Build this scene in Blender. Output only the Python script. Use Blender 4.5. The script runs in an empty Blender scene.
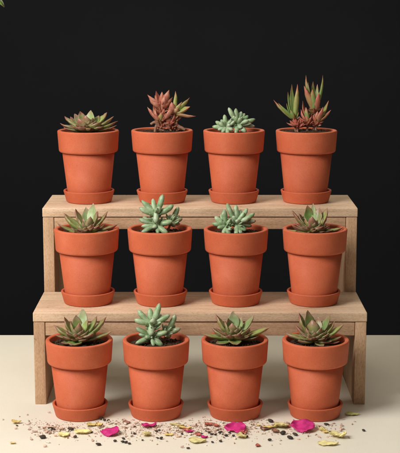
import bpy, bmesh, math, random
from mathutils import Vector, noise, Matrix
random.seed(7)
scene = bpy.context.scene
COL = scene.collection
PI = math.pi
# ------------------------------------------------------------------ camera model (fitted to the photograph)
F, TH, H, D = 1324.17, 0.1719, 0.6186, 1.9613
CT, ST = math.cos(TH), math.sin(TH)
Z1, Z2 = 0.1450, 0.2827          # heights of the two wooden steps
W, DEP = 0.5087, 0.1462          # width and depth of a step
YE = 0.4248                      # back edge of the table

def ray(u, v):
    dx, dy = (u-200)/F, -(v-226.5)/F
    return Vector((dx, CT+dy*ST, -ST+dy*CT))
def on_z(u, v, Z=0.0):
    d = ray(u, v); t = (Z-H)/d.z
    return Vector((0, -D, H)) + d*t
def on_y(u, v, Y):
    d = ray(u, v); t = (Y+D)/d.y
    return Vector((0, -D, H)) + d*t

# ------------------------------------------------------------------ materials
def nodes(name):
    m = bpy.data.materials.new(name); m.use_nodes = True
    nt = m.node_tree; nt.nodes.clear()
    out = nt.nodes.new('ShaderNodeOutputMaterial'); b = nt.nodes.new('ShaderNodeBsdfPrincipled')
    nt.links.new(b.outputs[0], out.inputs[0])
    return m, nt, b
def N(nt, typ, **kw):
    n = nt.nodes.new(typ)
    for k, v in kw.items():
        if k in n.inputs: n.inputs[k].default_value = v
        else: setattr(n, k, v)
    return n
def L(nt, a, b): nt.links.new(a, b)
def ramp(nt, fac, stops):
    r = nt.nodes.new('ShaderNodeValToRGB'); e = r.color_ramp.elements
    while len(e) < len(stops): e.new(0.5)
    for i, (p, c) in enumerate(stops):
        e[i].position = p; e[i].color = (*c, 1) if len(c) == 3 else c
    L(nt, fac, r.inputs[0]); return r
def mixc(nt, fac, a, b, mode='MIX'):
    m = nt.nodes.new('ShaderNodeMix'); m.data_type = 'RGBA'; m.blend_type = mode
    for s, i in ((fac, 0), (a, 6), (b, 7)):
        if hasattr(s, 'links') or hasattr(s, 'is_linked'): L(nt, s, m.inputs[i])
        elif i == 0: m.inputs[0].default_value = s
        else: m.inputs[i].default_value = (*s, 1)
    return m.outputs[2]
def coords(nt, scale=(1, 1, 1), rnd=3.0):
    tc = N(nt, 'ShaderNodeTexCoord'); oi = N(nt, 'ShaderNodeObjectInfo')
    mul = N(nt, 'ShaderNodeMath', operation='MULTIPLY'); L(nt, oi.outputs['Random'], mul.inputs[0]); mul.inputs[1].default_value = rnd
    mp = N(nt, 'ShaderNodeMapping'); mp.inputs['Scale'].default_value = scale
    add = N(nt, 'ShaderNodeVectorMath', operation='ADD'); L(nt, tc.outputs['Object'], mp.inputs[0])
    L(nt, mp.outputs[0], add.inputs[0]); L(nt, mul.outputs[0], add.inputs[1])
    return add.outputs[0], oi.outputs['Random']
def noi(nt, vec, scale, detail=4, rough=.6, dist=0):
    n = N(nt, 'ShaderNodeTexNoise', Scale=scale, Detail=detail, Roughness=rough, Distortion=dist)
    L(nt, vec, n.inputs['Vector']); return n.outputs['Fac']
def bump(nt, h, b, strength, dist):
    n = N(nt, 'ShaderNodeBump', Strength=strength, Distance=dist); L(nt, h, n.inputs['Height']); L(nt, n.outputs[0], b.inputs['Normal'])

def mat_terracotta():
    m, nt, b = nodes('terracotta')
    v, r = coords(nt)
    c = ramp(nt, noi(nt, v, 28, 5, .6), [(.24, (.49, .098, .038)), (.5, (.54, .119, .049)), (.78, (.59, .142, .064))]).outputs[0]
    f = ramp(nt, noi(nt, v, 900, 3, .7), [(.30, (.80, .80, .80)), (.5, (1, 1, 1)), (.72, (1.10, 1.10, 1.10))]).outputs[0]
    c = mixc(nt, .8, c, f, 'MULTIPLY')
    # pale mineral bloom in faint patches
    fac = ramp(nt, noi(nt, v, 14, 6, .7, .4), [(.54, (0, 0, 0)), (.82, (.14, .14, .14))]).outputs[0]
    c = mixc(nt, fac, c, (.74, .33, .22))
    # small dark flecks
    sp = ramp(nt, noi(nt, v, 420, 1, .5), [(.735, (0, 0, 0)), (.77, (.5, .5, .5))]).outputs[0]
    c = mixc(nt, sp, c, (.28, .06, .03))
    hs = N(nt, 'ShaderNodeHueSaturation'); L(nt, c, hs.inputs['Color'])
    mr = N(nt, 'ShaderNodeMapRange'); L(nt, r, mr.inputs[0]); mr.inputs[3].default_value = .94; mr.inputs[4].default_value = 1.04
    L(nt, mr.outputs[0], hs.inputs['Value']); L(nt, hs.outputs[0], b.inputs['Base Color'])
    b.inputs['Roughness'].default_value = .66; b.inputs['Specular IOR Level'].default_value = .36
    a = N(nt, 'ShaderNodeMath', operation='ADD'); L(nt, noi(nt, v, 700, 4, .7), a.inputs[0]); L(nt, noi(nt, v, 60, 2), a.inputs[1])
    bump(nt, a.outputs[0], b, .45, .0005)
    return m
def mat_wood(name, axis, k=1.0):
    m, nt, b = nodes(name)
    st = {'x': (1, 14, 14), 'z': (14, 14, 1), 'y': (14, 1, 14)}[axis]
    v, r = coords(nt, st, 5)
    g = noi(nt, v, 9, 6, .62, .5)
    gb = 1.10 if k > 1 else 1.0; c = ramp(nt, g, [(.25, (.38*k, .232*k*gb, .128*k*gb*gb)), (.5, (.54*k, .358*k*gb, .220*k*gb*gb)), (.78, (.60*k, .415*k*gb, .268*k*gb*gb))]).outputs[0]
    v2, _ = coords(nt, tuple(1+(s-1)*.35 for s in st), 2)
    fl = ramp(nt, noi(nt, v2, 230, 3, .7), [(.33, (.66, .63, .60)), (.5, (1, 1, 1)), (.70, (1.14, 1.14, 1.14))]).outputs[0]
    c = mixc(nt, .85, c, fl, 'MULTIPLY')
    v3, _ = coords(nt, (1, 1, 1), 7)
    kn = ramp(nt, noi(nt, v3, 62, 2, .5), [(.735, (0, 0, 0)), (.765, (.75, .75, .75))]).outputs[0]
    c = mixc(nt, kn, c, (.20, .11, .06))
    bl = ramp(nt, noi(nt, v3, 9, 3, .6), [(.28, (.84, .80, .76)), (.7, (1.07, 1.06, 1.05))]).outputs[0]
    c = mixc(nt, 1, c, bl, 'MULTIPLY')
    L(nt, c, b.inputs['Base Color']); b.inputs['Roughness'].default_value = .62; b.inputs['Specular IOR Level'].default_value = .3
    bump(nt, noi(nt, v2, 160, 4, .7), b, .3, .0004)
    return m
def mat_table():
    m, nt, b = nodes('cream_tabletop')
    v, r = coords(nt, (1, 1, 1), 0)
    c = ramp(nt, noi(nt, v, 5, 5, .6), [(.3, (.765, .715, .59)), (.7, (.80, .76, .645))]).outputs[0]
    f = ramp(nt, noi(nt, v, 500, 3, .7), [(.3, (.93, .92, .90)), (.6, (1.02, 1.02, 1.02))]).outputs[0]
    L(nt, mixc(nt, .8, c, f, 'MULTIPLY'), b.inputs['Base Color'])
    b.inputs['Roughness'].default_value = .6; b.inputs['Specular IOR Level'].default_value = .25
    bump(nt, noi(nt, v, 350, 4, .6), b, .12, .0004)
    return m
def mat_flat(name, c0, c1, scale=300, rough=.8, spec=.3, rv=(.8, 1.15), bstr=.3, bdist=.0004, sub=0):
    m, nt, b = nodes(name)
    v, r = coords(nt)
    c = mixc(nt, noi(nt, v, scale, 4, .65), c0, c1)
    hs = N(nt, 'ShaderNodeHueSaturation'); L(nt, c, hs.inputs['Color'])
    mr = N(nt, 'ShaderNodeMapRange'); L(nt, r, mr.inputs[0]); mr.inputs[3].default_value = rv[0]; mr.inputs[4].default_value = rv[1]
    L(nt, mr.outputs[0], hs.inputs['Value']); L(nt, hs.outputs[0], b.inputs['Base Color'])
    b.inputs['Roughness'].default_value = rough; b.inputs['Specular IOR Level'].default_value = spec
    if sub: b.inputs['Subsurface Weight'].default_value = sub; b.inputs['Subsurface Radius'].default_value = (.003, .002, .001)
    bump(nt, noi(nt, v, scale*1.6, 3), b, bstr, bdist)
    return m
def mat_leaf(name, green, deep, red, pale, rough=.5, bloom=.25, spec=.4):
    """colour channels of the 'tint' attribute: R = redness, G = per-leaf random, B = paleness"""
    m, nt, b = nodes(name)
    v, r = coords(nt)
    at = N(nt, 'ShaderNodeAttribute', attribute_name='tint'); sp = N(nt, 'ShaderNodeSeparateColor'); L(nt, at.outputs['Color'], sp.inputs[0])
    c = mixc(nt, sp.outputs[1], deep, green)
    n1 = noi(nt, v, 160, 4, .65)
    c = mixc(nt, ramp(nt, n1, [(.35, (0, 0, 0)), (.7, (.55, .55, .55))]).outputs[0], c, deep)
    rr = N(nt, 'ShaderNodeMath', operation='ADD'); L(nt, sp.outputs[0], rr.inputs[0])
    nn = N(nt, 'ShaderNodeMapRange'); L(nt, noi(nt, v, 240, 5, .7), nn.inputs[0]); nn.inputs[3].default_value = -.38; nn.inputs[4].default_value = .38
    L(nt, nn.outputs[0], rr.inputs[1]); rr.use_clamp = True
    c = mixc(nt, rr.outputs[0], c, red)
    pf = N(nt, 'ShaderNodeMath', operation='MULTIPLY'); L(nt, sp.outputs[2], pf.inputs[0]); L(nt, ramp(nt, n1, [(.3, (.35,)*3), (.65, (1, 1, 1))]).outputs[0], pf.inputs[1])
    c = mixc(nt, pf.outputs[0], c, pale)
    bl = ramp(nt, noi(nt, v, 90, 5, .7), [(.42, (0, 0, 0)), (.75, (bloom,)*3)]).outputs[0]
    c = mixc(nt, bl, c, pale)
    L(nt, c, b.inputs['Base Color'])
    b.inputs['Roughness'].default_value = rough; b.inputs['Specular IOR Level'].default_value = spec
    b.inputs['Subsurface Weight'].default_value = .12; b.inputs['Subsurface Radius'].default_value = (.002, .003, .001)
    bump(nt, noi(nt, v, 500, 3), b, .18, .0004)
    return m

M = dict(
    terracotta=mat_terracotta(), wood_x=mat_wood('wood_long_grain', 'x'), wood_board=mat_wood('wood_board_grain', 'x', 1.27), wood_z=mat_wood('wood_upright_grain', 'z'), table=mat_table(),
    backdrop=mat_flat('black_backdrop', (.0110, .0120, .0142), (.0140, .0150, .0174), 6, .95, .1, (1, 1), .05),
    soil=mat_flat('potting_soil', (.018, .010, .006), (.085, .050, .030), 420, .95, .15, (.8, 1.2), .6, .001),
    rosette=mat_leaf('rosette_leaf', (.32, .45, .11), (.10, .20, .038), (.30, .115, .080), (.48, .56, .36), .38, .30),
    finger=mat_leaf('finger_leaf', (.36, .49, .27), (.15, .27, .11), (.26, .16, .11), (.64, .72, .56), .38, .6),
    red=mat_leaf('red_leaf', (.34, .44, .11), (.20, .28, .07), (.37, .095, .060), (.60, .38, .26), .5, .55),
    spiky=mat_leaf('spiky_leaf', (.27, .38, .10), (.13, .22, .05), (.42, .11, .075), (.45, .42, .25), .45, .15),
    stem=mat_flat('dry_stem', (.20, .10, .06), (.42, .24, .16), 260, .85, .2),
    magenta=mat_flat('magenta_petal', (.42, .010, .12), (.70, .045, .25), 260, .6, .3, (.85, 1.1), .5, .0006, .1),
    yellow=mat_flat('yellow_petal', (.76, .62, .20), (.86, .79, .44), 200, .65, .3, (.85, 1.08), .5, .0006, .1),
    ochre=mat_flat('ochre_petal', (.66, .44, .14), (.76, .63, .25), 300, .7, .3, (.85, 1.1), .5, .0006),
    brown=mat_flat('brown_flake', (.20, .085, .05), (.42, .22, .15), 300, .75, .3, (.7, 1.2), .5, .0006),
    rust=mat_flat('rust_petal', (.36, .06, .045), (.60, .20, .13), 300, .75, .3, (.8, 1.1), .5, .0006),
    seed=mat_flat('dark_seed', (.022, .016, .012), (.075, .055, .038), 700, .55, .4, (.6, 1.5), .6, .0005),
    flake=mat_flat('pink_flake', (.66, .40, .29), (.80, .62, .50), 350, .75, .25, (.72, 1.12), .4, .0004),
    flake_pale=mat_flat('pale_flake', (.74, .64, .50), (.84, .77, .66), 350, .75, .25, (.8, 1.08), .4, .0004),
    crumb=mat_flat('crumb_mix', (.22, .12, .07), (.92, .66, .52), 520, .8, .2, (1, 1), .3),
    green_petal=mat_flat('greenish_petal', (.50, .50, .16), (.70, .66, .28), 260, .7, .3, (.9, 1.05), .5, .0005),
)

# ------------------------------------------------------------------ object helpers
def tag(o, label=None, cat=None, group=None, kind=None):
    for k, v in (('label', label), ('category', cat), ('group', group), ('kind', kind)):
        if v: o[k] = v
    return o
def link(name, me, mat=None, parent=None, smooth=True, loc=None):
    o = bpy.data.objects.new(name, me); COL.objects.link(o)
    if mat is not None and not len(me.materials): me.materials.append(mat)
    if smooth:
        for p in me.polygons: p.use_smooth = True
    if parent is not None: o.parent = parent
    if loc is not None: o.location = loc
    return o
def mesh_bm(bm, name):
    me = bpy.data.meshes.new(name); bmesh.ops.recalc_face_normals(bm, faces=bm.faces); bm.to_mesh(me); bm.free(); return me
def empty(name, loc, rz=0):
    o = bpy.data.objects.new(name, None); COL.objects.link(o); o.location = loc; o.rotation_euler[2] = rz
    o.empty_display_size = .02; return o
def box_mesh(name, x0, x1, y0, y1, z0, z1, bev=.0012):
    bm = bmesh.new(); bmesh.ops.create_cube(bm, size=1)
    for v in bm.verts:
        v.co = ((x0+x1)/2+v.co.x*(x1-x0), (y0+y1)/2+v.co.y*(y1-y0), (z0+z1)/2+v.co.z*(z1-z0))
    bmesh.ops.bevel(bm, geom=bm.edges[:], offset=bev, segments=3, affect='EDGES', profile=.5)
    return mesh_bm(bm, name)
def fillet(pts, radii, seg=4):
    out = []; n = len(pts)
    for i in range(n):
        p = Vector(pts[i]); r = radii[i]
        if r <= 0: out.append(p); continue
        a = Vector(pts[(i-1) % n])-p; b = Vector(pts[(i+1) % n])-p
        a.normalize(); b.normalize()
        for k in range(seg+1):
            t = k/seg
            out.append((p+a*r)*(1-t)**2 + p*2*t*(1-t) + (p+b*r)*t**2)
    return out
def lathe(name, prof, seg=96, closed=True, wob=0.0, seed=0):
    bm = bmesh.new(); rings = []
    for (r, z) in prof:
        ring = []
        for k in range(seg):
            a = 2*PI*k/seg
            w = 1+wob*noise.noise(Vector((math.cos(a)*1.2+seed, math.sin(a)*1.2, z*25)))
            ring.append(bm.verts.new((r*w*math.cos(a), r*w*math.sin(a), z)) if r > 1e-6 else None)
        if r <= 1e-6:
            c = bm.verts.new((0, 0, z)); ring = [c]*seg
        rings.append(ring)
    m = len(rings)
    for i in range(m if closed else m-1):
        a, b = rings[i], rings[(i+1) % m]
        for k in range(seg):
            vs = [a[k], a[(k+1) % seg], b[(k+1) % seg], b[k]]
            u = []
            for x in vs:
                if x not in u: u.append(x)
            if len(u) > 2:
                try: bm.faces.new(u)
                except ValueError: pass
    return mesh_bm(bm, name)

# ------------------------------------------------------------------ the setting
me = box_mesh('tabletop', -1.6, 1.6, -1.3, YE, -.03, 0, .0012)
tag(link('tabletop', me, M['table'], smooth=False), kind='structure')
me = box_mesh('backdrop', -3.5, 3.5, 1.60, 1.62, -1.4, 2.2, .002)
tag(link('backdrop', me, M['backdrop'], smooth=False), kind='structure')

# ------------------------------------------------------------------ wooden steps
def riser(y0, ztop, label, leg, apron_h, board_h):
    t = empty('wooden_step', (0, y0, 0)); tag(t, label, 'wooden step', 'wooden steps')
    w = W/2; y1 = DEP-.0008
    def add(name, me, mat):
        o = link(name, me, mat, t, smooth=True)
        return o
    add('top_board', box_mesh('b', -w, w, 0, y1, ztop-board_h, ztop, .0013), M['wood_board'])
    g = .0007
    for s in (-1, 1):
        xa, xb = sorted((s*(w-.0006), s*(w-.0006-leg)))
        add('side_panel', box_mesh('s', xa, xb, .0006, y1-.0006, 0, ztop-board_h-g, .0010), M['wood_z'])
    xi = w-.0006-leg-.0006
    add('front_rail', box_mesh('r', -xi, xi, .0016, .0176, ztop-board_h-g-apron_h, ztop-board_h-g*1.6, .0010), M['wood_x'])
    return t
riser(0, Z1, 'low front step of pale brown wood carrying the middle row of pots', .0172, .0212, .0144)
riser(DEP, Z2, 'taller upper step of pale brown wood at the back, carrying the topmost row of pots', .0176, .0195, .0145)

# ------------------------------------------------------------------ pot, rim, saucer, soil (shared shapes)
RIMZ = .1166
pot_prof = fillet([(0, .0052), (.0338, .0052), (.0426, .084), (.0385, .084), (.0305, .010), (0, .010)], [0, .0015, 0, 0, .002, 0])
rim_prof = fillet([(.0415, .0812), (.0474, .0812), (.0498, RIMZ), (.0432, RIMZ), (.0412, .095)], [0, .0040, .0028, .0026, 0], 6)
sau_prof = fillet([(0, 0), (.0365, 0), (.0418, .0196), (.0378, .0196), (.0350, .0046), (0, .0046)], [0, .0022, .0019, .0018, .003, 0], 5)
pot_meshes = [lathe('pot', pot_prof, wob=.006, seed=i*3.1) for i in range(3)]
rim_meshes = [lathe('rim', rim_prof, wob=.007, seed=i*3.1) for i in range(3)]
sau_meshes = [lathe('saucer', sau_prof, wob=.008, seed=i*5.7+2) for i in range(3)]
for k in pot_meshes+rim_meshes+sau_meshes: k.materials.append(M['terracotta'])

def blob(bm, c, r, n=0, sq=(1, 1, 1), rot=None):
    rs = random.uniform(0, 50)
    g = bmesh.ops.create_icosphere(bm, subdivisions=n, radius=1)['verts']
    q = rot or Matrix.Rotation(random.uniform(0, 6.28), 3, Vector((random.gauss(0, 1), random.gauss(0, 1), random.gauss(0, 1))+Vector((0, 0, .01)) if False else Vector((random.gauss(0, 1), random.gauss(0, 1), random.gauss(0, 1)))))
    for v in g:
        k = 1+.30*noise.noise(v.co*1.6+Vector((rs, 0, 0)))
        v.co = q @ Vector((v.co.x*sq[0]*r*k, v.co.y*sq[1]*r*k, v.co.z*sq[2]*r*k)) + c
def soil_mesh(i, zs=.1075):
    random.seed(100+i)
    bm = bmesh.new(); seg = 40; prev = None
    c = bm.verts.new((0, 0, zs+.002))
    for j in range(1, 15):
        r = .0420*j/14; ring = []
        for k in range(seg):
            a = 2*PI*k/seg; p = Vector((r*math.cos(a), r*math.sin(a), 0))
            h = .0030*noise.noise(p*90+Vector((i*9, 0, 0)))+.0022*noise.noise(p*260+Vector((0, i*9, 0)))
            ring.append(bm.verts.new((p.x, p.y, zs+.0035*(1-(r/.042)**2)+h)))
        for k in range(seg):
            if prev: bm.faces.new((prev[k], ring[k], ring[(k+1) % seg], prev[(k+1) % seg]))
            else: bm.faces.new((c, ring[k], ring[(k+1) % seg]))
        prev = ring
    for k in range(260):
        r = .0405*math.sqrt(random.random()); a = random.uniform(0, 2*PI)
        s = random.uniform(.0006, .0022)
        blob(bm, Vector((r*math.cos(a), r*math.sin(a), zs+.0033*(1-(r/.042)**2)+.0008)), s, 1, (1, random.uniform(.5, 1), random.uniform(.5, .9)))
    return mesh_bm(bm, 'soil')
soils = [soil_mesh(i) for i in range(4)]+[soil_mesh(7, .1115), soil_mesh(8, .112)]
for k in soils: k.materials.append(M['soil'])

# ------------------------------------------------------------------ leaves
class Foliage:
    def __init__(s): s.v = []; s.f = []; s.c = []
    def leaf(s, B, T, w, shape='rosette', bow=.18, thick=.32, rnd=None, red=0.0, pale=0.0, roll=0.0, axis=Vector((0, 0, 1)), NS=12, NR=12):
        d = T-B; Ln = d.length; d = d/Ln
        up = axis-d*axis.dot(d)
        if up.length < .15: up = Vector((0, .4, 1))-d*Vector((0, .4, 1)).dot(d)
        up.normalize(); side = d.cross(up).normalized()
        if roll:
            q = Matrix.Rotation(roll, 3, d); up = q @ up; side = q @ side
        C = (B+T)/2 - up*bow*Ln*1.0
        rnd = random.random() if rnd is None else rnd
        sd = random.uniform(0, 99); base = len(s.v)
        for i in range(NS+1):
            t = i/NS
            if shape == 'rosette':
                w0 = (.50+.50*math.sin(min(t/.56, 1)*PI/2)) if t < .56 else max(0, 1-((t-.56)/.44)**1.55)
                th = (1-.55*t)*min(1, w0*1.6)
            elif shape == 'finger':
                w0 = (.52+.48*math.sin(min(t/.58, 1)*PI/2)) if t < .58 else max(0, 1-((t-.58)/.45)**2.3)**.72*.99
                if i == NS: w0 = .18
                th = w0
            else:   # lance
                w0 = (.55+.45*math.sin(min(t/.40, 1)*PI/2)) if t < .40 else max(0, 1-((t-.40)/.60)**1.5)
                th = (1-.5*t)*min(1, w0*1.5)
            w0 *= 1+.05*noise.noise(Vector((t*4, sd, 0)))
            p = B*(1-t)**2+C*2*t*(1-t)+T*t*t
            tg = (C-B)*(1-t)*2+(T-C)*2*t; tg.normalize()
            u2 = (up-tg*up.dot(tg)).normalized(); s2 = tg.cross(u2)
            for k in range(NR):
                a = 2*PI*k/NR; ca, sa = math.cos(a), math.sin(a)
                if shape == 'finger': x = ca*w*.5*w0; n = sa*w*.5*thick*th
                else:
                    x = ca*w*.5*w0
                    n = w*thick*th*(sa*.28-(1-abs(ca))*.16 if sa > 0 else sa*.80) + abs(ca)**2*w*.10*w0
                q = p+s2*x+u2*n
                q += Vector((noise.noise(q*160+Vector((sd, 0, 0))), noise.noise(q*160+Vector((0, sd, 0))), noise.noise(q*160+Vector((0, 0, sd)))))*w*.05
                s.v.append(q)
                edge = abs(ca)**5; under = max(0, -sa)
                if shape == 'finger': rd = red + .75*max(0, (t-.93)/.07)
                else: rd = red + .95*max(0, (t-.60)/.40)**1.3 + .42*edge*min(1, t*1.6) + .30*under*min(1, t*1.5)
                s.c.append((min(1, max(0, rd)), rnd, min(1, max(0, pale))))
        for i in range(NS):
            for k in range(NR):
                a = base+i*NR+k; b = base+i*NR+(k+1) % NR
                s.f.append((a, b, b+NR, a+NR))
        s.f.append(tuple(base+k for k in range(NR))[::-1]); s.f.append(tuple(base+NS*NR+k for k in range(NR)))
    def build(s, name, mat, parent):
        me = bpy.data.meshes.new(name); off = parent.location if parent else Vector()
        me.from_pydata([tuple(v-off) for v in s.v], [], s.f); me.update()
        at = me.color_attributes.new('tint', 'FLOAT_COLOR', 'POINT')
        for i, c in enumerate(s.c): at.data[i].color = (*c, 1)
        bm = bmesh.new(); bm.from_mesh(me); bmesh.ops.recalc_face_normals(bm, faces=bm.faces); bm.to_mesh(me); bm.free()
        me.materials.append(mat)
        o = link(name, me, None, parent); return o
def tube(name, chains, mat, parent, NR=10):
    """chains: lists of (point, radius)"""
    bm = bmesh.new(); off = parent.location
    for ch in chains:
        # resample with catmull-rom
        P = []
        for i in range(len(ch)-1):
            p0 = ch[max(0, i-1)][0]; p1, p2 = ch[i][0], ch[i+1][0]; p3 = ch[min(len(ch)-1, i+2)][0]
            for k in range(6):
                t = k/6
                q = .5*((2*p1)+(p2-p0)*t+(2*p0-5*p1+4*p2-p3)*t*t+(3*p1-p0-3*p2+p3)*t**3)
                P.append((q, ch[i][1]*(1-t)+ch[i+1][1]*t))
        P.append(ch[-1]); prev = None
        for i, (p, r) in enumerate(P):
            tg = (P[min(i+1, len(P)-1)][0]-P[max(i-1, 0)][0]).normalized()
            s = tg.cross(Vector((0, 1, .2))).normalized(); u = tg.cross(s)
            ring = []
            for k in range(NR):
                a = 2*PI*k/NR; rr = r*(1+.25*noise.noise(Vector((math.cos(a)*1.5, math.sin(a)*1.5, i*.7))+p*200))
                ring.append(bm.verts.new(p+s*math.cos(a)*rr+u*math.sin(a)*rr-off))
            if prev:
                for k in range(NR): bm.faces.new((prev[k], prev[(k+1) % NR], ring[(k+1) % NR], ring[k]))
            else: bm.faces.new(ring)
            prev = ring
        bm.faces.new(prev)
    return link(name, mesh_bm(bm, name), mat, parent)

S5 = 5.0
def plant_rosette(root, Y, org, ctr, leaves, s):
    """leaves: (tip_x, tip_y, depth towards viewer, width, red, pale) in a 5x enlarged grid from org"""
    fo = Foliage(); k = 1/(S5*s)     # metres per grid unit
    def P(x, y, dep): return on_y(org[0]+x/S5, org[1]+y/S5, Y-dep*k)
    zs = root.location.z+.1075
    C0 = P(ctr[0], ctr[1], 0); C0.z = max(zs+.004, C0.z)
    for lf in leaves:
        tx, ty, dep, w = lf[:4]; red = lf[4] if len(lf) > 4 else 0; pale = lf[5] if len(lf) > 5 else 0
        T = P(tx, ty, dep)
        T.z = max(T.z, zs+.0035) if dep < 70 else T.z
        d = T-C0
        hor = Vector((d.x, d.y, 0))
        elev = math.atan2(d.z, hor.length+1e-6)
        B = C0+hor*.10+Vector((0, 0, -.002+max(0, elev)*.003))
        fo.leaf(B, T, w*k*(.86 if 5 <= dep <= 45 and abs(tx-ctr[0]) < 35 else 1.0 if pale > 0 else 1.30), 'rosette', bow=.10+.10*random.random(), thick=.34, red=red*.7+random.uniform(-.12, .04), pale=pale*.45,
                axis=Vector((0, 0, 1)))
    # inner spiral of the rosette: golden-angle rings that get steeper towards the heart
    ph = random.uniform(0, 6.28)
    for i in range(34):
        q = i/33; a = ph+i*2.39996
        el = 1.38-1.08*q**.85+random.uniform(-.07, .07); ln = .0100+.0130*q**.8*random.uniform(.9, 1.08)
        wd_ = (.0060+.0064*q**.7)*random.uniform(.9, 1.1)
        r0 = .0006+.0030*q
        B = C0+Vector((math.cos(a)*r0, math.sin(a)*r0, .0035-.0045*q))
        T = B+Vector((math.cos(a)*ln*math.cos(el), math.sin(a)*ln*math.cos(el), ln*math.sin(el)))
        fo.leaf(B, T, wd_, 'rosette', bow=random.uniform(.10, .20), thick=.36, red=random.choice((-.05, .05, .15, .3)), pale=.25*(1-q))
    for i in range(15):
        a = ph+.3+i*2.39996; ln = random.uniform(.0235, .0290); el = random.uniform(.12, .62)
        B = C0+Vector((math.cos(a)*.0035, math.sin(a)*.0035, -.001))
        T = B+Vector((math.cos(a)*ln*math.cos(el), math.sin(a)*ln*math.cos(el), max(.002, ln*math.sin(el)*.85)))
        fo.leaf(B, T, random.uniform(.0105, .0128), 'rosette', bow=random.uniform(.12, .2), thick=.32, red=random.choice((0, .1, .25, .4)))
    # small under-leaves closing the base
    for i in range(9):
        a = i*2*PI/9+random.uniform(-.2, .2); ln = random.uniform(.013, .019)
        B = C0+Vector((math.cos(a)*.002, math.sin(a)*.002, -.003)); T = C0+Vector((math.cos(a)*ln, math.sin(a)*ln, random.uniform(.0, .003)))
        T.z = max(T.z, zs+.003)
        fo.leaf(B, T, .0085, 'rosette', bow=.1, thick=.4, red=.15)
    fo.build('foliage', M['rosette'], root)
    tube('stem', [[(Vector((C0.x, C0.y, zs-.004)), .0035), (C0+Vector((0, 0, -.001)), .003), (C0+Vector((0, 0, .003)), .0022)]], M['stem'], root)

def plant_shoots(root, Y, org, shoots, s, mat, shape, thick, name='shoot', extra_stem=(), stem_r=1.0):
    """shoots: dict(hub=(x,y,dep), foot=(x,y,dep), leaves=[(tx,ty,dep,w,red,pale[,bx,by,bdep])])"""
    k = 1/(S5*s)
    def P(x, y, dep): return on_y(org[0]+x/S5, org[1]+y/S5, Y-dep*k)
    zs = root.location.z+.1075
    for sh in shoots:
        fo = Foliage(); hub = P(*sh['hub'])
        for lf in sh['leaves']:
            tx, ty, dep, w = lf[:4]; red = lf[4] if len(lf) > 4 else 0; pale = lf[5] if len(lf) > 5 else 0
            B = P(*lf[6:9]) if len(lf) > 6 else hub+(P(tx, ty, dep)-hub)*.06
            T = P(tx, ty, dep); T.z = max(T.z, zs+.003)
            B = B.copy(); B.z = max(B.z, zs+.001)
            fo.leaf(B, T, w*k*(.95 if shape == 'finger' else 1.14 if mat is M['red'] else 1.15), shape, bow=random.uniform(.04, .13) if shape != 'finger' else random.uniform(.02, .10), thick=thick,
                    red=red+random.uniform(-.04, .08)-(.22 if mat is M['spiky'] and red < .3 else 0), pale=pale, roll=random.uniform(-.35, .35)*(2.2 if mat is M['red'] else 1))
        for q in range(sh.get('fill', 0)):
            t_ = random.uniform(-.35, 1.0) if shape != 'finger' else random.uniform(-.2, .5); fp = P(*sh['foot']); c_ = hub+(fp-hub)*max(0, t_)*.85
            a = random.uniform(0, 2*PI); el = random.uniform(.1, 1.1); ln = random.uniform(.35, .75)*sh.get('fl', .012)
            T = c_+Vector((math.cos(a)*math.cos(el)*ln, math.sin(a)*math.cos(el)*ln, math.sin(el)*ln))
            T.z = max(T.z, zs+.002)
            fo.leaf(c_, T, ln*(random.uniform(.21, .28) if shape == 'finger' else random.uniform(.30, .46)), shape, bow=random.uniform(.02, .2), thick=thick, red=random.choice(sh.get('fr', (.2, .9))), roll=random.uniform(-1, 1))
        o = fo.build(name, mat, root)
        ft = P(*sh['foot']); ft.z = min(ft.z, zs-.002)
        mid = (ft+hub)/2+Vector((random.uniform(-1, 1)*.001, 0, 0))
        up = hub+(hub-mid)*.25
        st = tube('stem', [[(ft, .0022*stem_r), (mid, .0019*stem_r), (hub, .0016*stem_r), (up, .0010*stem_r)]], M['stem'], root)
        st.parent = o; st.location = (0, 0, 0); o_off = o.matrix_basis
    if extra_stem:
        tube('root', [[(P(*a[:3]), a[3]*k) for a in ch] for ch in extra_stem], M['stem'], root)

# ------------------------------------------------------------------ the twelve pots
ROWS = [(.2185, Z2, (-.1845, -.0625, .0562, .1757), 6.08), (.0700, Z1, (-.1767, -.0625, .0561, .1792), 6.45), (-.0500, 0, (-.1796, -.0654, .0519, .1720), 6.72)]
ROWS = [(y, z, xs, s*100) for y, z, xs, s in ROWS]      # px per metre at that row
tiers = ['on the topmost step', 'on the middle step', 'on the cream tabletop']
place = [['far left', 'second from left', 'second from right', 'far right']]*3
plants = [
 ['potted brownish green rosette succulent', 'potted red succulent with one green sprig', 'potted pale green finger-leaved succulent', 'potted tall spiky succulent with red-edged leaves'],
 ['potted wide rosette succulent with brown tips', 'potted pale succulent with sausage-shaped leaves', 'potted bushy pale green finger-leaved succulent', 'potted reddish brown open rosette succulent'],
 ['potted upright green rosette succulent', 'potted blue-green succulent with sausage-shaped leaves', 'potted green rosette succulent with long right leaf', 'potted green rosette succulent with rust-tipped leaves']]
roots = {}
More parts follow.
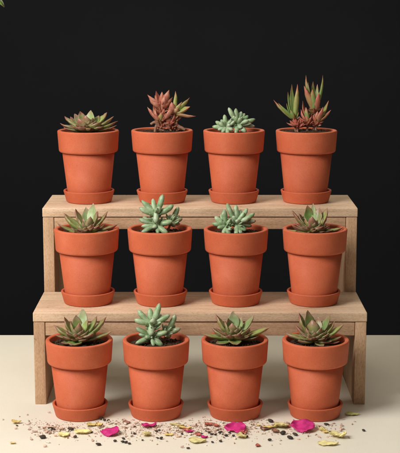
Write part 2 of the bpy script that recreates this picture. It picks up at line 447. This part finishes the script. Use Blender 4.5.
for ri, (y, z, xs, s) in enumerate(ROWS):
    for ci, x in enumerate(xs):
        i = ri*4+ci
        sa = link('saucer', sau_meshes[(i*2+1) % 3], None, None, loc=(x+random.uniform(-.0008, .0008), y+random.uniform(-.0006, .0006), z+.0002))
        sa.rotation_euler[2] = random.uniform(0, 6.28)
        tag(sa, 'terracotta saucer %s, %s in its row of four' % (tiers[ri], place[ri][ci]), 'saucer', 'terracotta saucers under the pots')
        r = empty('potted_succulent', (x, y, z+.0002))
        tag(r, '%s, %s %s' % (plants[ri][ci], place[ri][ci], tiers[ri]), 'potted plant', 'potted succulents in terracotta pots')
        sc = (1.021, 1.014, 1.004)[ri]*random.uniform(.997, 1.003); sa.scale = (sc*.998, sc*.998, 1)
        rot = random.uniform(0, 6.28)
        p = link('pot', pot_meshes[i % 3], None, r); p.rotation_euler[2] = rot; p.scale = (sc, sc, sc); so_s = sc
        q = link('rim', rim_meshes[i % 3], None, p)
        so = link('soil', soils[4 if i == 1 else 5 if i == 3 else (i*3+ri) % 4], None, r); so.rotation_euler[2] = random.uniform(0, 6.28); so.scale = (sc, sc, sc)
        roots[(ri, ci)] = (r, y, s)
bpy.context.view_layer.update()

random.seed(21)
def ros(rc, org, ctr, leaves):
    r, y, s = roots[rc]; plant_rosette(r, y, org, ctr, leaves, s)
# top row, far left
ros((0, 0), (50, 70), (188, 292), [
 (150,206,-50,46,.35),(205,200,-30,54,.0,.5),(122,216,-80,42,.4),(245,226,-60,46,.2),(286,210,-60,46,.35),(100,232,-50,42,.4),
 (72,230,-20,48,.3),(50,267,10,42,.25),(320,229,-10,48,.25),(340,253,-5,42,.4),(334,276,30,36,.3),(66,286,40,38,.2),
 (112,282,70,46,.1),(140,242,40,52,.4),(178,226,30,58,.6),(215,238,15,52,.3),(150,284,90,50,.35),(250,260,60,48,.1),(268,280,80,44,.3),(205,288,95,44,.0),(300,290,60,36,.1)])
# middle row, far left
ros((1, 0), (50, 190), (188, 203), [
 (34,165,20,42,.15),(70,116,-20,64,.15),(125,92,-20,46,.5),(180,84,-70,52,.1,.5),(216,64,-60,56,.0,.7),(238,104,-20,46,.35),(290,101,-20,44,.4),
 (342,170,20,48,.25),(262,140,-30,48,.1),(245,178,70,48,.35),(150,196,80,50,.6),(120,206,90,40,.5),(202,132,20,54,.4),(165,138,10,46,.45),
 (232,214,85,34,.1),(92,206,60,34,.1),(292,203,50,40,.1),(140,135,0,48,.2),(205,180,60,46,.0)])
# middle row, far right
ros((1, 3), (275, 190), (188, 200), [
 (28,190,20,36,.2),(84,99,-10,46,.5),(118,112,-20,50,.4),(163,74,-60,48,.1),(190,66,-70,42,.0,.7),(222,84,-50,44,.4),(262,88,-40,50,.35),(262,122,-10,44,.4),
 (346,184,10,44,.1),(82,172,50,48,.75),(185,130,40,50,.8),(240,180,70,48,.25),(142,214,80,34,.8),(212,222,85,38,.1),(212,148,20,44,.4),(100,203,50,34,.1),
 (240,135,-20,46,.1),(150,140,0,44,.2),(290,200,40,36,.1)])
# front row, far left
ros((2, 0), (40, 295), (192, 212), [
 (70,148,0,56,.05),(75,198,30,40,.05),(122,108,-15,50,.3),(180,100,-50,48,.2),(216,62,-70,62,.05,.65),(285,104,-30,50,.2),(332,106,-10,56,.1),(362,180,15,50,.2),
 (108,203,50,44,.6),(105,240,60,44,.1),(160,250,105,58,.1),(268,188,60,52,.6),(194,140,30,50,.55),(238,120,-20,46,.1),(152,132,0,44,.1),(230,222,80,42,.0),(300,210,30,44,.1)])
# front row, second from right
ros((2, 2), (195, 295), (192, 205), [
 (32,192,20,46,.1),(80,158,0,50,.15),(104,94,-10,56,.25),(148,128,0,48,.1),(190,80,-60,66,.05,.6),(232,108,-50,52,.1,.3),(297,94,-40,58,.05,.5),(383,156,0,50,.15),
 (278,163,30,50,.1),(104,242,60,54,.1),(208,248,100,52,.2),(185,140,30,54,.4),(232,206,70,46,.7),(165,115,-20,48,.3),(270,208,50,42,.1),(128,202,40,44,.0),(320,205,20,44,.05)])
# front row, far right
ros((2, 3), (275, 300), (198, 192), [
 (52,165,10,56,.1),(119,63,-20,56,.15),(164,50,-50,52,.25),(215,85,-60,48,.4),(276,68,-40,58,.1,.25),(300,106,-30,42,.35),(347,117,-10,48,.15),(335,182,20,44,.0),
 (103,125,0,48,.7),(185,98,0,54,.3),(232,138,30,56,.1),(284,206,60,50,.3),(115,202,60,54,.1),(176,182,60,50,.75),(242,230,85,36,.5),(150,132,10,44,.3),(325,208,40,34,.8),(262,148,0,50,.0)])

# finger-leaved plants
def fingers(rc, org, shoots):
    r, y, s = roots[rc]; plant_shoots(r, y, org, shoots, s, M['finger'], 'finger', .82)
fingers((0, 2), (195, 90), [
 dict(fill=28, fl=.025, fr=(-.1, 0, .1), hub=(212,170,0), foot=(212,215,0), leaves=[(167,88,0,30),(204,92,-20,27),(232,108,-40,28),(248,118,-50,28),(266,128,-20,28),(301,146,-10,30),(268,152,25,30),(300,180,-5,26,.35),
   (256,210,40,32),(228,140,30,28,0,.3),(205,132,30,26),(190,128,10,24,0,.2),(282,168,15,26,.1),(205,216,50,28),(232,190,45,26,0,.3)]),
 dict(fill=28, fl=.025, fr=(-.1, 0, .1), hub=(158,182,10), foot=(165,215,10), leaves=[(147,123,0,28),(103,156,0,27),(86,183,10,30),(118,168,25,28),(130,148,-20,26),(114,200,30,26),(135,212,50,26),(166,216,55,28),(182,150,20,26,0,.2),(188,200,50,26,.1,.3),(175,175,45,24,0,.4)])])
fingers((1, 2), (195, 190), [
 dict(fill=28, fl=.025, fr=(-.1, 0, .1), hub=(208,165,0), foot=(208,222,0), leaves=[(160,66,0,34),(205,74,-20,30),(228,100,-40,30),(262,92,-40,32),(245,112,-10,30),(298,116,-10,36),(268,142,25,34),(304,154,-5,30,.55),
   (256,202,40,34),(232,135,20,30,0,.2),(190,130,20,28,0,.3),(178,108,-20,28),(232,225,50,28),(206,228,60,28),(285,180,0,30,.4),(215,150,40,26,.15,.5)]),
 dict(fill=28, fl=.025, fr=(-.1, 0, .1), hub=(155,178,10), foot=(165,222,10), leaves=[(146,96,-10,34),(99,132,0,34),(86,167,10,32),(118,150,10,30),(112,190,30,28),(140,222,50,28),(172,228,55,30),(184,140,20,30,0,.2),(130,120,-20,28),(180,200,55,28,0,.3)])])
fingers((1, 1), (120, 185), [
 dict(fill=28, fl=.025, fr=(-.1, 0, .1), hub=(182,150,10), foot=(182,225,0), leaves=[(108,76,-10,30),(128,84,-30,26),(165,68,-30,30),(214,46,0,37),(96,113,20,37),(196,108,30,32,0,.25),(267,99,0,40),(224,118,-30,34),
   (150,120,-10,32),(180,190,50,32,0,.3,178,135,30)]),
 dict(fill=28, fl=.025, fr=(-.1, 0, .1), hub=(182,195,15), foot=(184,228,5), leaves=[(93,168,20,32),(106,207,30,28),(114,160,-10,30),(262,180,30,38),(108,238,50,34),(238,243,60,36),(192,243,60,24),(168,214,55,28,0,.2),(225,200,20,30)]),
 dict(fill=28, fl=.025, fr=(-.1, 0, .1), hub=(255,185,-25), foot=(235,222,-15), leaves=[(292,108,-30,36),(280,140,-20,34),(250,150,-50,34),(312,168,-10,32,.45),(275,205,-5,34,.15),(238,165,-40,32),(300,195,-30,28,.5)])])
fingers((2, 1), (115, 295), [
 dict(fill=28, fl=.025, fr=(-.1, 0, .1), hub=(184,145,10), foot=(184,235,0), leaves=[(113,76,0,37),(174,66,-20,32),(222,43,0,42),(95,124,20,38),(192,120,40,34,0,.45),(274,99,0,40),(230,96,-40,34),(150,120,-10,34),
   (180,205,50,36,0,.2,180,145,30)]),
 dict(fill=28, fl=.025, fr=(-.1, 0, .1), hub=(184,205,15), foot=(186,238,5), leaves=[(103,163,20,32),(170,160,0,30),(150,214,45,32),(118,195,20,30),(262,184,30,36),(103,244,50,36),(238,254,60,40),(194,262,60,24),(225,215,20,30)]),
 dict(fill=28, fl=.025, fr=(-.1, 0, .1), hub=(258,190,-25), foot=(240,232,-15), leaves=[(302,98,-20,38),(290,125,-30,34),(252,150,-40,34),(327,168,0,36,.3),(274,212,-5,32),(240,170,-40,32),(300,150,-40,30)])])

# red twisted plant, top row second from left
r, y, s = roots[(0, 1)]
plant_shoots(r, y, (125, 80), [
 dict(fill=56, fl=0.0200, fr=(.8, 1, 1), hub=(185,135,0), foot=(188,258,0), leaves=[(113,73,0,30,.9),(120,92,20,30,1),(155,54,-10,28,1),(184,58,10,30,.95),(220,50,10,40,1),(238,84,0,32,.9,.1),(200,82,25,34,.9,.2),(130,108,30,30,.8,.2),
   (165,95,-20,32,1),(210,100,-20,34,.9),(225,108,10,30,1),(150,75,-30,30,.8)]),
 dict(fill=43, fl=0.0175, fr=(.7, 1), hub=(176,205,15), foot=(180,258,10), leaves=[(112,134,10,28,.7,.1),(128,150,30,30,.8),(150,140,20,34,.9),(150,172,40,28,.5),(182,160,45,26,.0,.1),(205,165,30,30,.8),(195,140,10,30,.95),(140,125,-10,30,1)]),
 dict(fill=32, fl=0.0187, fr=(.0, .5, .9), hub=(243,160,0), foot=(262,252,0), leaves=[(252,54,0,24,-.2),(322,88,-10,34,-.2),(326,133,20,36,.1,.1),(354,181,10,28,.45,.4),(285,108,10,28,-.1),(232,110,20,34,.9),(222,135,35,34,1),(268,140,30,30,.1),
   (195,200,40,30,1,0,228,150,30),(285,150,-20,30,.2)]),
 dict(fill=43, fl=0.0175, fr=(.8, 1), hub=(225,215,10), foot=(235,255,10), leaves=[(248,165,20,34,1),(208,182,30,30,1),(240,205,30,24,.9),(195,215,30,26,.9)]),
 ], s, M['red'], 'lance', .6, extra_stem=[
  [(128,222,20,6),(150,212,18,8),(170,232,12,9),(196,262,10,11)], [(236,190,5,8),(255,225,8,10),(285,240,12,8),(300,250,14,5)], [(150,262,20,7),(156,230,16,7),(175,205,12,6)]])
# tall spiky plant, top row far right
r, y, s = roots[(0, 3)]
plant_shoots(r, y, (265, 70), [
 dict(fill=25, fl=0.0213, fr=(.0, .9), hub=(148,245,10), foot=(158,285,5), leaves=[(42,148,0,28,.15),(66,164,20,24,-.2),(108,166,-10,26,-.2),(114,108,-10,24,-.2),(134,70,-20,24,0),(163,68,10,25,.2),(128,200,30,24,-.2),(158,150,-30,24,.1)]),
 dict(fill=43, fl=0.0213, fr=(.2, .9, 1), hub=(248,200,0), foot=(240,285,0), leaves=[(204,25,-10,38,.0),(240,56,-30,26,.1),(289,25,-10,28,-.1),(195,78,20,38,.35),(236,96,30,34,.0),(270,112,20,36,.75),(215,60,0,30,-.2),(262,70,-30,24,.1)]),
 dict(fill=43, fl=0.0213, fr=(.6, 1), hub=(258,262,15), foot=(252,288,10), leaves=[(318,152,0,28,.25),(331,198,15,28,.4),(290,185,30,34,.6),(262,205,30,28,.5),(298,215,-20,26,.2),(240,225,30,26,.7)]),
 dict(fill=43, fl=0.0213, fr=(.7, 1), hub=(215,262,15), foot=(212,288,10), leaves=[(188,152,0,22,.8),(180,196,15,34,.7,0),(205,185,20,34,.1),(232,190,-10,24,.6),(172,235,30,24,.9),(205,225,30,26,.5)]),
 dict(fill=55, fl=0.0238, fr=(1,), hub=(165,280,20), foot=(165,288,15), leaves=[(122,252,30,26,1),(106,262,10,22,.9),(178,235,10,24,1),(150,262,45,26,.9),(195,262,30,24,1),(140,235,0,24,.8)]),
 ], s, M['spiky'], 'lance', .5)

# leaf tip that reaches into the top left corner of the photo
random.seed(3)
fo = Foliage(); fo.leaf(on_y(-22, -30, .25), on_y(4.5, 6.5, .25), .030, 'finger', bow=.05, thick=.3, red=-.4, pale=0, rnd=.4)
tag(fo.build('leaf', M['rosette'], None), 'yellow green leaf tip poking into the top left corner', 'leaf')

# ------------------------------------------------------------------ petals, seeds and flakes on the table
PXM = 690.0    # pixels of the photo per metre at the scatter
def petal_mesh(ln, wd, curl, fold, seed, th=.0005, pointy=.6, taper=.5):
    rnd = random.Random(seed); NU, NV = 14, 9; bm = bmesh.new(); g = [[], []]; fold *= .75; curl *= .8
    for side in (0, 1):
        for i in range(NU+1):
            row = []
            u = i/NU
            prof = math.sin(PI*u**taper)**pointy if 0 < u < 1 else .06
            for j in range(NV+1):
                v = j/NV*2-1
                w = wd*.5*prof*(1+.30*noise.noise(Vector((u*4, seed, math.copysign(1, v)*2)))+.12*noise.noise(Vector((u*14, seed, math.copysign(1, v)))))
                x = (u-.5)*ln; yy = v*w
                z = curl*ln*((u-.5)*2)**2 + fold*abs(v)**1.6*wd*.5*prof + .15*wd*noise.noise(Vector((u*3.5+seed, v*1.8, seed*.3)))+.05*wd*noise.noise(Vector((u*9+seed, v*4, 3)))+.03*wd*math.sin(v*9+u*3)
                row.append(bm.verts.new((x, yy*(1-.15*abs(fold)), z-(th if side else 0))))
            g[side].append(row)
    for i in range(NU):
        for j in range(NV):
            bm.faces.new((g[0][i][j], g[0][i+1][j], g[0][i+1][j+1], g[0][i][j+1]))
            bm.faces.new((g[1][i][j], g[1][i][j+1], g[1][i+1][j+1], g[1][i+1][j]))
    bd = [(i, 0) for i in range(NU+1)]+[(NU, j) for j in range(1, NV+1)]+[(i, NV) for i in range(NU-1, -1, -1)]+[(0, j) for j in range(NV-1, 0, -1)]
    for a in range(len(bd)):
        (i, j), (k, l) = bd[a], bd[(a+1) % len(bd)]
        bm.faces.new((g[0][i][j], g[1][i][j], g[1][k][l], g[0][k][l]))
    me = mesh_bm(bm, 'petal'); return me
def settle(o, z=.0004):
    """rest an object on the table"""
    R = o.rotation_euler.to_matrix(); lo = min((R @ Vector((v.co.x*o.scale.x, v.co.y*o.scale.y, v.co.z*o.scale.z))).z for v in o.data.vertices)
    o.location.z = z-lo
def petal(u, v, wpx, hpx, yaw, mat, label, cat='petal', curl=.10, fold=.35, tilt=(0, 0), seed=None, pointy=.6, taper=.6, lift=0, name='dried_petal', group='petals scattered on the table'):
    """wpx = length on the photo; hpx = apparent height there (ground depth is foreshortened about 3.2x)"""
    seed = seed or u*1.37
    q = .90 if mat == 'magenta' else 1; ln = wpx/PXM*q; wd = hpx/PXM*2.0*q
    o = link(name, petal_mesh(ln, wd, curl, fold, seed, pointy=pointy, taper=taper), M[mat]); p = on_z(u, v)
    o.rotation_euler = (math.radians(tilt[0]), math.radians(tilt[1]), math.radians(yaw)); o.location = (p.x, p.y, 0)
    settle(o, .0005+lift); tag(o, label, cat, group); return o
petal(110, 434.5, 21, 10, 172, 'magenta', 'large magenta petal in front of the far left front pot', curl=.12, fold=.30, tilt=(-14, 6), taper=.8)
petal(149, 427.5, 17, 8, 8, 'magenta', 'magenta petal with upturned left corner below the second front saucer', curl=.16, fold=.30, tilt=(-12, 0), taper=.9)
petal(191, 432.3, 11, 4, 4, 'magenta', 'narrow pinkish magenta petal sliver under the long yellow petal', curl=.05, fold=.3, tilt=(-10, 0))
petal(235, 431, 24, 11, 182, 'magenta', 'magenta petal with a thin dark left tail, below the third front saucer', curl=.10, fold=.28, tilt=(-18, 0), pointy=.9, taper=.62)
petal(302.5, 430.5, 27, 11.5, 176, 'magenta', 'broad bright magenta petal below the far right front saucer', curl=.05, fold=.15, tilt=(-16, 0), pointy=.5, taper=.8)
petal(204.5, 438, 8, 3.5, 10, 'magenta', 'tiny magenta petal scrap among seeds at the middle', curl=.1, fold=.3)
petal(16.5, 423.6, 10, 3.2, 0, 'ochre', 'orange yellow petal lying alone on the far left, above a small seed', curl=.15, fold=.2, lift=.0015)
petal(13, 444, 6, 2, -5, 'ochre', 'tiny yellow sliver, lowest scrap on the far left', curl=.1)
petal(64, 436.3, 11, 6, 12, 'yellow', 'short yellow petal left of the long oval yellow petal', curl=.12, fold=.3, tilt=(-8, 0), pointy=.45)
petal(83, 433.6, 17, 5.5, 2, 'yellow', 'long oval pale yellow petal below the far left saucer', curl=.06, fold=.25, pointy=.7, taper=.8)
petal(91.5, 426, 10, 4.2, 0, 'ochre', 'golden petal touching the far left front saucer', curl=.08, fold=.3, pointy=.45)
petal(99.5, 426.3, 7, 4, 10, 'ochre', 'small tan golden petal just right of the golden petal by the saucer', curl=.1, fold=.3, pointy=.45)
petal(146.8, 436, 9, 7, -18, 'yellow', 'small pale yellow petal between two magenta petals, folded', curl=.12, fold=.4, tilt=(-12, 0), pointy=.5)
petal(169, 435.6, 9, 3.2, 4, 'ochre', 'small golden petal flake amid pale flakes below second saucer', curl=.1, fold=.3)
petal(177, 426.4, 16, 5, -24, 'yellow', 'long crumpled yellow petal right of the second front saucer', curl=.08, fold=.4, tilt=(-10, 0), pointy=.8)
petal(185, 429.2, 14, 5, -6, 'ochre', 'crumpled golden petal lying across the narrow magenta sliver', curl=.10, fold=.35, tilt=(-8, 0))
petal(197.5, 442, 17, 6.5, -6, 'yellow', 'pale yellow oval petal at bottom middle of the scatter', curl=.06, fold=.25, pointy=.6, taper=.75)
petal(241.5, 438, 11, 6, -30, 'yellow', 'pale yellow petal in front of the tailed magenta petal', curl=.10, fold=.3, tilt=(-8, 0))
petal(258.6, 426, 4, 2.6, 20, 'yellow', 'tiny yellow petal crumb right of the third front saucer', curl=.1)
petal(270.5, 428.5, 15, 4.5, 18, 'ochre', 'curled golden petal strip left of the rounded yellow petal', curl=.16, fold=.5, tilt=(-8, 0))
petal(281, 427.6, 14, 9.5, 8, 'yellow', 'rounded cupped yellow petal between third and fourth front pots', curl=.14, fold=.45, tilt=(-20, 0), pointy=.45, taper=.8)
petal(264.5, 430, 9, 4, -6, 'brown', 'greyish brown curled petal beside a black seed and golden strip', curl=.14, fold=.4)
petal(322.3, 431.5, 9, 5.5, -42, 'yellow', 'small folded yellow petal right of the broad magenta petal', curl=.25, fold=.7, tilt=(-16, 0))
petal(326, 433, 7, 3, -12, 'ochre', 'small golden petal tip beside the small folded yellow petal', curl=.1, fold=.3)
petal(336, 437.6, 15, 7, -22, 'yellow', 'large curled yellow petal nearest the right scatter edge', curl=.10, fold=.35, tilt=(-12, 0), pointy=.6)
petal(342, 438, 10, 7.5, 55, 'yellow', 'upturned yellow petal half on the right of the curled yellow petal', curl=.22, fold=.6, tilt=(-22, 0), pointy=.6)
petal(328, 445, 20, 5.5, -4, 'yellow', 'long flat yellow petal, lowest on the right', curl=.05, fold=.18, pointy=.65, taper=.8)
petal(352, 415.3, 15, 4.6, -4, 'green_petal', 'greenish yellow petal lying alone near the right wooden leg', curl=.07, fold=.3, pointy=1.1, taper=.8)
petal(126.5, 423.4, 8, 3.6, 6, 'brown', 'flat oval brown petal between first and second front saucers', curl=.03, fold=.1, pointy=.55)
petal(209, 425.5, 9, 4, 8, 'rust', 'rust red petal scrap left of the third front saucer', curl=.15, fold=.4)
petal(216, 427, 7, 3.6, -10, 'rust', 'rust red crumpled petal scrap under the third saucer edge', curl=.15, fold=.5)
petal(243.5, 433.8, 8, 4.5, 12, 'rust', 'dull rust petal tucked under the right end of the tailed magenta petal', curl=.12, fold=.4)
petal(258, 446.6, 5, 3, -10, 'rust', 'rust coloured scrap lowest in the middle right of the scatter', curl=.12, fold=.5)
petal(275.5, 432.5, 8, 4.5, 6, 'brown', 'brown shell-like petal left of two black seeds', curl=.10, fold=.6)
petal(187, 431, 9, 3, 6, 'rust', 'rust brown petal edge under the crumpled golden petal', curl=.08, fold=.4)
petal(198.5, 436, 7, 2.8, -35, 'rust', 'thin rust petal sliver leaning beside a black seed, above the bottom middle petal', curl=.12, fold=.4)
petal(288.5, 427.5, 4, 2.6, -50, 'rust', 'small rust scrap against the left tip of the broad magenta petal', curl=.1, fold=.5)

# ---- dark seeds, each its own object
def lump_mesh(seed, sq):
    bm = bmesh.new(); bmesh.ops.create_icosphere(bm, subdivisions=3, radius=.5)
    for v in bm.verts:
        n = v.co.normalized(); k = 1+.22*noise.noise(n*1.3+Vector((seed, 0, 0)))+.10*noise.noise(n*4+Vector((0, seed, 0)))
        v.co = Vector((v.co.x*sq[0]*k, v.co.y*sq[1]*k, v.co.z*sq[2]*k))
    return mesh_bm(bm, 'seed')
seed_meshes = [lump_mesh(i*3.3, (1, random.uniform(.62, .85), random.uniform(.5, .68))) for i in range(6)]
for k in seed_meshes: k.materials.append(M['seed'])
SE = [(17,426,2.8,'small dark seed directly below the orange yellow petal on the far left'),
 (43,438.3,7,'isolated oval black seed in front of the left wooden leg'),
 (50.3,429.8,5.5,0),(52,427.4,4.6,0),(54.2,430,3.6,0),
 (70.7,430,6.8,'oval dark seed below the far left front saucer centre'),
 (75.2,437.6,4.6,'small dark seed right of the short yellow petal'),
 (91.6,432.6,2.8,'tiny black seed at the right tip of the long oval yellow petal'),
 (98.6,445.3,6.2,'dark seed at the photo bottom below the first magenta petal'),
 (101.5,419.5,5.5,0),(104.6,420.8,4,0),(108.3,421.3,3.8,0),
 (115,441.7,4,'flat black seed alone under the first magenta petal'),
 (123.5,439.3,3.8,0),(122.8,442.5,4.6,0),(126,443,4.6,0),(129.3,444.2,4,0),
 (134.8,427,2.8,'tiny dark seed above the flakes left of the second saucer'),(134.4,434.3,3.8,0),(131.5,433.6,2,0),
 (142.5,440.6,2.8,'tiny dark seed below the small folded yellow petal'),
 (159.2,430.6,3.4,0),(156.4,432,4.4,0),(157.6,438.5,3.2,0),(161.2,439.2,4.4,0),
 (182,434.5,3,'small dark seed left of the bottom middle yellow petal'),(188.2,448.7,4.2,'dark seed at the very bottom, middle of the photo'),
 (198.5,433.5,4,0),(201.4,433.8,3,0),(209,433,3.8,0),(212,434.8,4.4,0),(215.5,435.2,3.4,0),(220.6,433.2,5.4,0),(226.2,436.2,4.2,0),(229.5,433.5,3.4,0),(233.5,436.5,3.6,0),
 (212.4,442.8,3.2,'small dark seed low in front of the middle seed cluster'),(220.5,441.8,3.8,'single seed in front of the middle seed cluster, right of another'),
 (246.8,437.3,3.8,'small dark seed right of the yellow petal below the tailed magenta petal'),
 (252,425,2.8,'tiny black seed close to the right of the third front saucer'),
 (270.6,422.2,6.6,'round black seed above the curled golden petal strip'),
 (283,434.3,6.8,'oval black seed directly below the cupped yellow petal'),
 (290.2,438.8,7.2,'lowest of the three large black seeds left of the broad magenta petal'),
 (295.2,435.4,6.6,'black seed touching the lower left edge of the broad magenta petal'),
 (269.6,440.8,4.4,'small flat dark seed below the brown shell-like petal'),
 (326.5,425.2,6,'black seed right beneath the far right front saucer'),
 (363.6,431.2,4,'tiny black seed farthest to the right, alone on the cream table'),
 (116.5,426.5,1.8,0),(206,431.5,2.6,0),(218,430.5,2.6,0)]
for u, v, w, lab in SE:
    o = link('seed', random.choice(seed_meshes), None); p = on_z(u, v+.3)
    k = w/PXM*.88; o.scale = (k, k*1.05, k*.85); o.rotation_euler = (random.uniform(-.3, .3), random.uniform(-.25, .25), random.uniform(-.7, .7))
    o.location = (p.x, p.y, 0); settle(o)
    if lab: tag(o, lab, 'seed', 'dark seeds scattered on the table')
    else: tag(o, 'dark seed clumped together with other seeds in the scatter of petals', 'seed', 'clumped dark seeds in the scatter')

# ---- pink and cream flakes, each its own object
def flake_mesh(seed):
    rnd = random.Random(seed); bm = bmesh.new(); n = 7; top = []; bot = []
    for k in range(n):
        a = 2*PI*k/n+rnd.uniform(-.25, .25); r = .5*rnd.uniform(.62, 1.0)
        z = rnd.uniform(-.07, .13)
        x, yy = math.cos(a)*r, math.sin(a)*r*.62
        top.append(bm.verts.new((x*.9, yy*.9, z+.11))); bot.append(bm.verts.new((x, yy, z-.10)))
    c = bm.verts.new((0, 0, .19+rnd.uniform(-.06, .08))); d = bm.verts.new((0, 0, -.1))
    for k in range(n):
        l = (k+1) % n
        bm.faces.new((top[k], top[l], c)); bm.faces.new((bot[l], bot[k], d)); bm.faces.new((top[k], bot[k], bot[l], top[l]))
    bmesh.ops.subdivide_edges(bm, edges=bm.edges[:], cuts=1, use_grid_fill=True, smooth=.6)
    return mesh_bm(bm, 'flake')
flk = []
for i in range(14):
    m_ = flake_mesh(i+5); m_.materials.append(M['flake'] if i % 14 < 9 else M['flake_pale']); flk.append(m_)
for i in range(3):
    m_ = flake_mesh(i+50); m_.materials.append(M['brown']); flk.append(m_)
def flake(u, v, w, lab=None, me=None, grp='pale flakes in the petal scatter'):
    o = link('dried_flake', me or random.choice(flk[:14]), None); p = on_z(u, v); k = w/PXM
    o.scale = (k*random.uniform(.9, 1.55), k*random.uniform(.7, 1.2), k*random.uniform(.55, 1.1))
    o.rotation_euler = (random.uniform(-.35, .35), random.uniform(-.3, .3), random.uniform(0, 6.28)); o.location = (p.x, p.y, 0); settle(o)
    tag(o, lab or 'small pinkish cream flake lying in the dense band of dried scraps', 'flake', grp)
# isolated scraps
for u, v, w, lab in [(3,420.2,3.2,'reddish scrap farthest left on the cream table'),(19.5,417,3,'pale beige scrap above and right of the orange yellow petal'),
  (27.5,415.4,3,'pale pink scrap in front of the left wooden leg, nearest to it'),(49,413.2,3.2,'pale orange scrap between the left wooden leg and the first front saucer'),
  (28.7,421.4,3.8,'reddish brown scrap at the left end of the dense band'),(45,447.3,4.6,'peach scrap lowest on the left below the isolated oval seed'),(48,443,5,'thin peach sliver just below the isolated oval seed'),
  (16,429.3,3.6,'faint cream scrap under the small seed on the far left'),(92.5,441,4.6,'pale sliver left of the first magenta petal, low'),(56,436.5,5,'pink scrap left of the short yellow petal'),
  (72.5,437.4,6,'pink oval scrap touching a small seed right of the short yellow petal'),(189,421,3.4,'brownish scrap alone between second and third front saucers'),
  (160,425.8,6,'rosy brown scrap at the right end of the upturned magenta petal'),(182,448,4,'peach scrap beside the seed at the very bottom middle'),(157,444.8,2.6,'grey scrap low below the second saucer'),
  (279.8,440.6,3.8,'pale pink scrap below the oval seeds between third and fourth pots'),(280,444.4,2.6,'lowest pink scrap between the third and fourth pots'),
  (341.5,426,4.8,'pink brown scrap right of the far right front saucer, by the green petal'),(340,431,4.4,'pink brown scrap just above the large curled yellow petal'),(333.5,424,3.2,'pale scrap right of the seed by the last saucer'),
  (352,424.8,3.4,'peach scrap below the greenish petal, larger of two'),(354.6,422,2.6,'peach scrap below the greenish petal, smaller of two'),(308,436.6,4,'pale pink scrap below the broad magenta petal'),(316,435,3,'tiny pale scrap under the broad magenta petal right end'),
  (343,420,2.8,'small peach scrap between last saucer and the greenish petal'),(317.5,427,6,'pink scrap behind the small folded yellow petal'),(313,425.5,4,'pink scrap at the right tip of the broad magenta petal')]:
    flake(u, v, w, lab, grp='scraps lying apart on the table')
random.seed(5)
def dens(u):
    pts = [(24,.15),(32,.7),(45,1.3),(60,1.0),(80,.9),(95,.7),(112,1.0),(130,1.3),(142,.9),(160,1.0),(178,1.3),(195,1.2),(212,1.6),(228,1.4),(245,1.0),(256,.8),(270,.4),(290,.6),(305,.35),(320,.35),(345,.12)]
    for (a, x), (b, y2) in zip(pts, pts[1:]):
        if a <= u <= b: return x+(y2-x)*(u-a)/(b-a)
    return 0
cnt = 0
while cnt < 262:
    u = random.uniform(24, 345)
    if random.random()*1.6 > dens(u): continue
    c = 428.3+1.6*math.sin(u*.045) ; v = random.gauss(c, 3.6 if random.random() < .72 else 7)
    if not 419 < v < 449: continue
    # stay clear of the saucers
    bad = False
    for sx in (80.1, 156.6, 234.6, 314.7):
        if ((u-sx)/29)**2+((v-413.5)/9.6)**2 < 1: bad = True
    if bad: continue
    w = random.choice((2.2, 2.6, 3, 3.4, 3.8, 4.4, 5.2))
    if random.random() < .09: flake(u, v, w*.9, 'small brown flake lying in the dense band of dried scraps', random.choice(flk[14:]), 'brown flakes in the petal scatter')
    else: flake(u, v, w)
    cnt += 1
# fine crumbs: nobody could count them
bm = bmesh.new(); n = 0
while n < 1500:
    u = random.uniform(22, 352)
    if random.random()*1.6 > dens(u)+.05: continue
    v = random.gauss(429.5, 5)
    if not 417 < v < 450: continue
    if any(((u-sx)/28)**2+((v-413.5)/9.4)**2 < 1 for sx in (80.1, 156.6, 234.6, 314.7)): continue
    p = on_z(u, v); s_ = random.uniform(.0004, .0011)*random.choice((1, 1, 1.5))
    blob(bm, Vector((p.x, p.y, s_*.45)), s_, 1, (1, random.uniform(.5, 1), .5)); n += 1
tag(link('petal_crumbs', mesh_bm(bm, 'petal_crumbs'), M['crumb']), 'fine pinkish crumbs strewn between the dried petals', 'crumbs', kind='stuff')

# ------------------------------------------------------------------ lamps
def area(name, loc, target, size, power, color, shape='RECTANGLE', sy=None):
    l = bpy.data.lights.new(name, 'AREA'); l.shape = shape; l.size = size; l.size_y = sy or size; l.energy = power; l.color = color
    o = bpy.data.objects.new(name, l); COL.objects.link(o); o.location = loc
    o.rotation_euler = (Vector(target)-Vector(loc)).to_track_quat('-Z', 'Y').to_euler(); return o
area('key_softbox', (-1.02, -.82, 1.30), (0, .08, .18), .80, 38, (1, .965, .925))
area('front_fill_softbox', (.2, -2.8, 1.2), (0, .1, .15), 1.2, 2.5, (1, .92, .82))
area('overhead_fill', (.15, .55, 1.75), (.1, .35, 0), 1.3, 8, (1, .93, .82))  # unseen fill added overhead to lift the shaded floor and board tops
area('back_fill', (.15, 1.15, 1.0), (.1, .25, 0), .9, 2.6, (1, .88, .68))  # unseen warm fill added behind to brighten the floor under the steps
w = bpy.data.worlds.new('World'); scene.world = w; w.use_nodes = True
bg = w.node_tree.nodes['Background']; bg.inputs[0].default_value = (1, .93, .82, 1); bg.inputs[1].default_value = .085

# ------------------------------------------------------------------ camera and render settings
cam = bpy.data.cameras.new('camera'); co = bpy.data.objects.new('camera', cam); COL.objects.link(co)
cam.sensor_fit = 'HORIZONTAL'; cam.sensor_width = 36; cam.lens = 36*F/400; cam.clip_start = .05; cam.clip_end = 50
co.location = (0, -D, H); co.rotation_euler = (PI/2-TH, 0, 0)
scene.camera = co
scene.view_settings.view_transform = 'Standard'; scene.view_settings.look = 'None'
scene.view_settings.gamma = 1; scene.view_settings.exposure = 0
scene.render.engine = 'CYCLES'
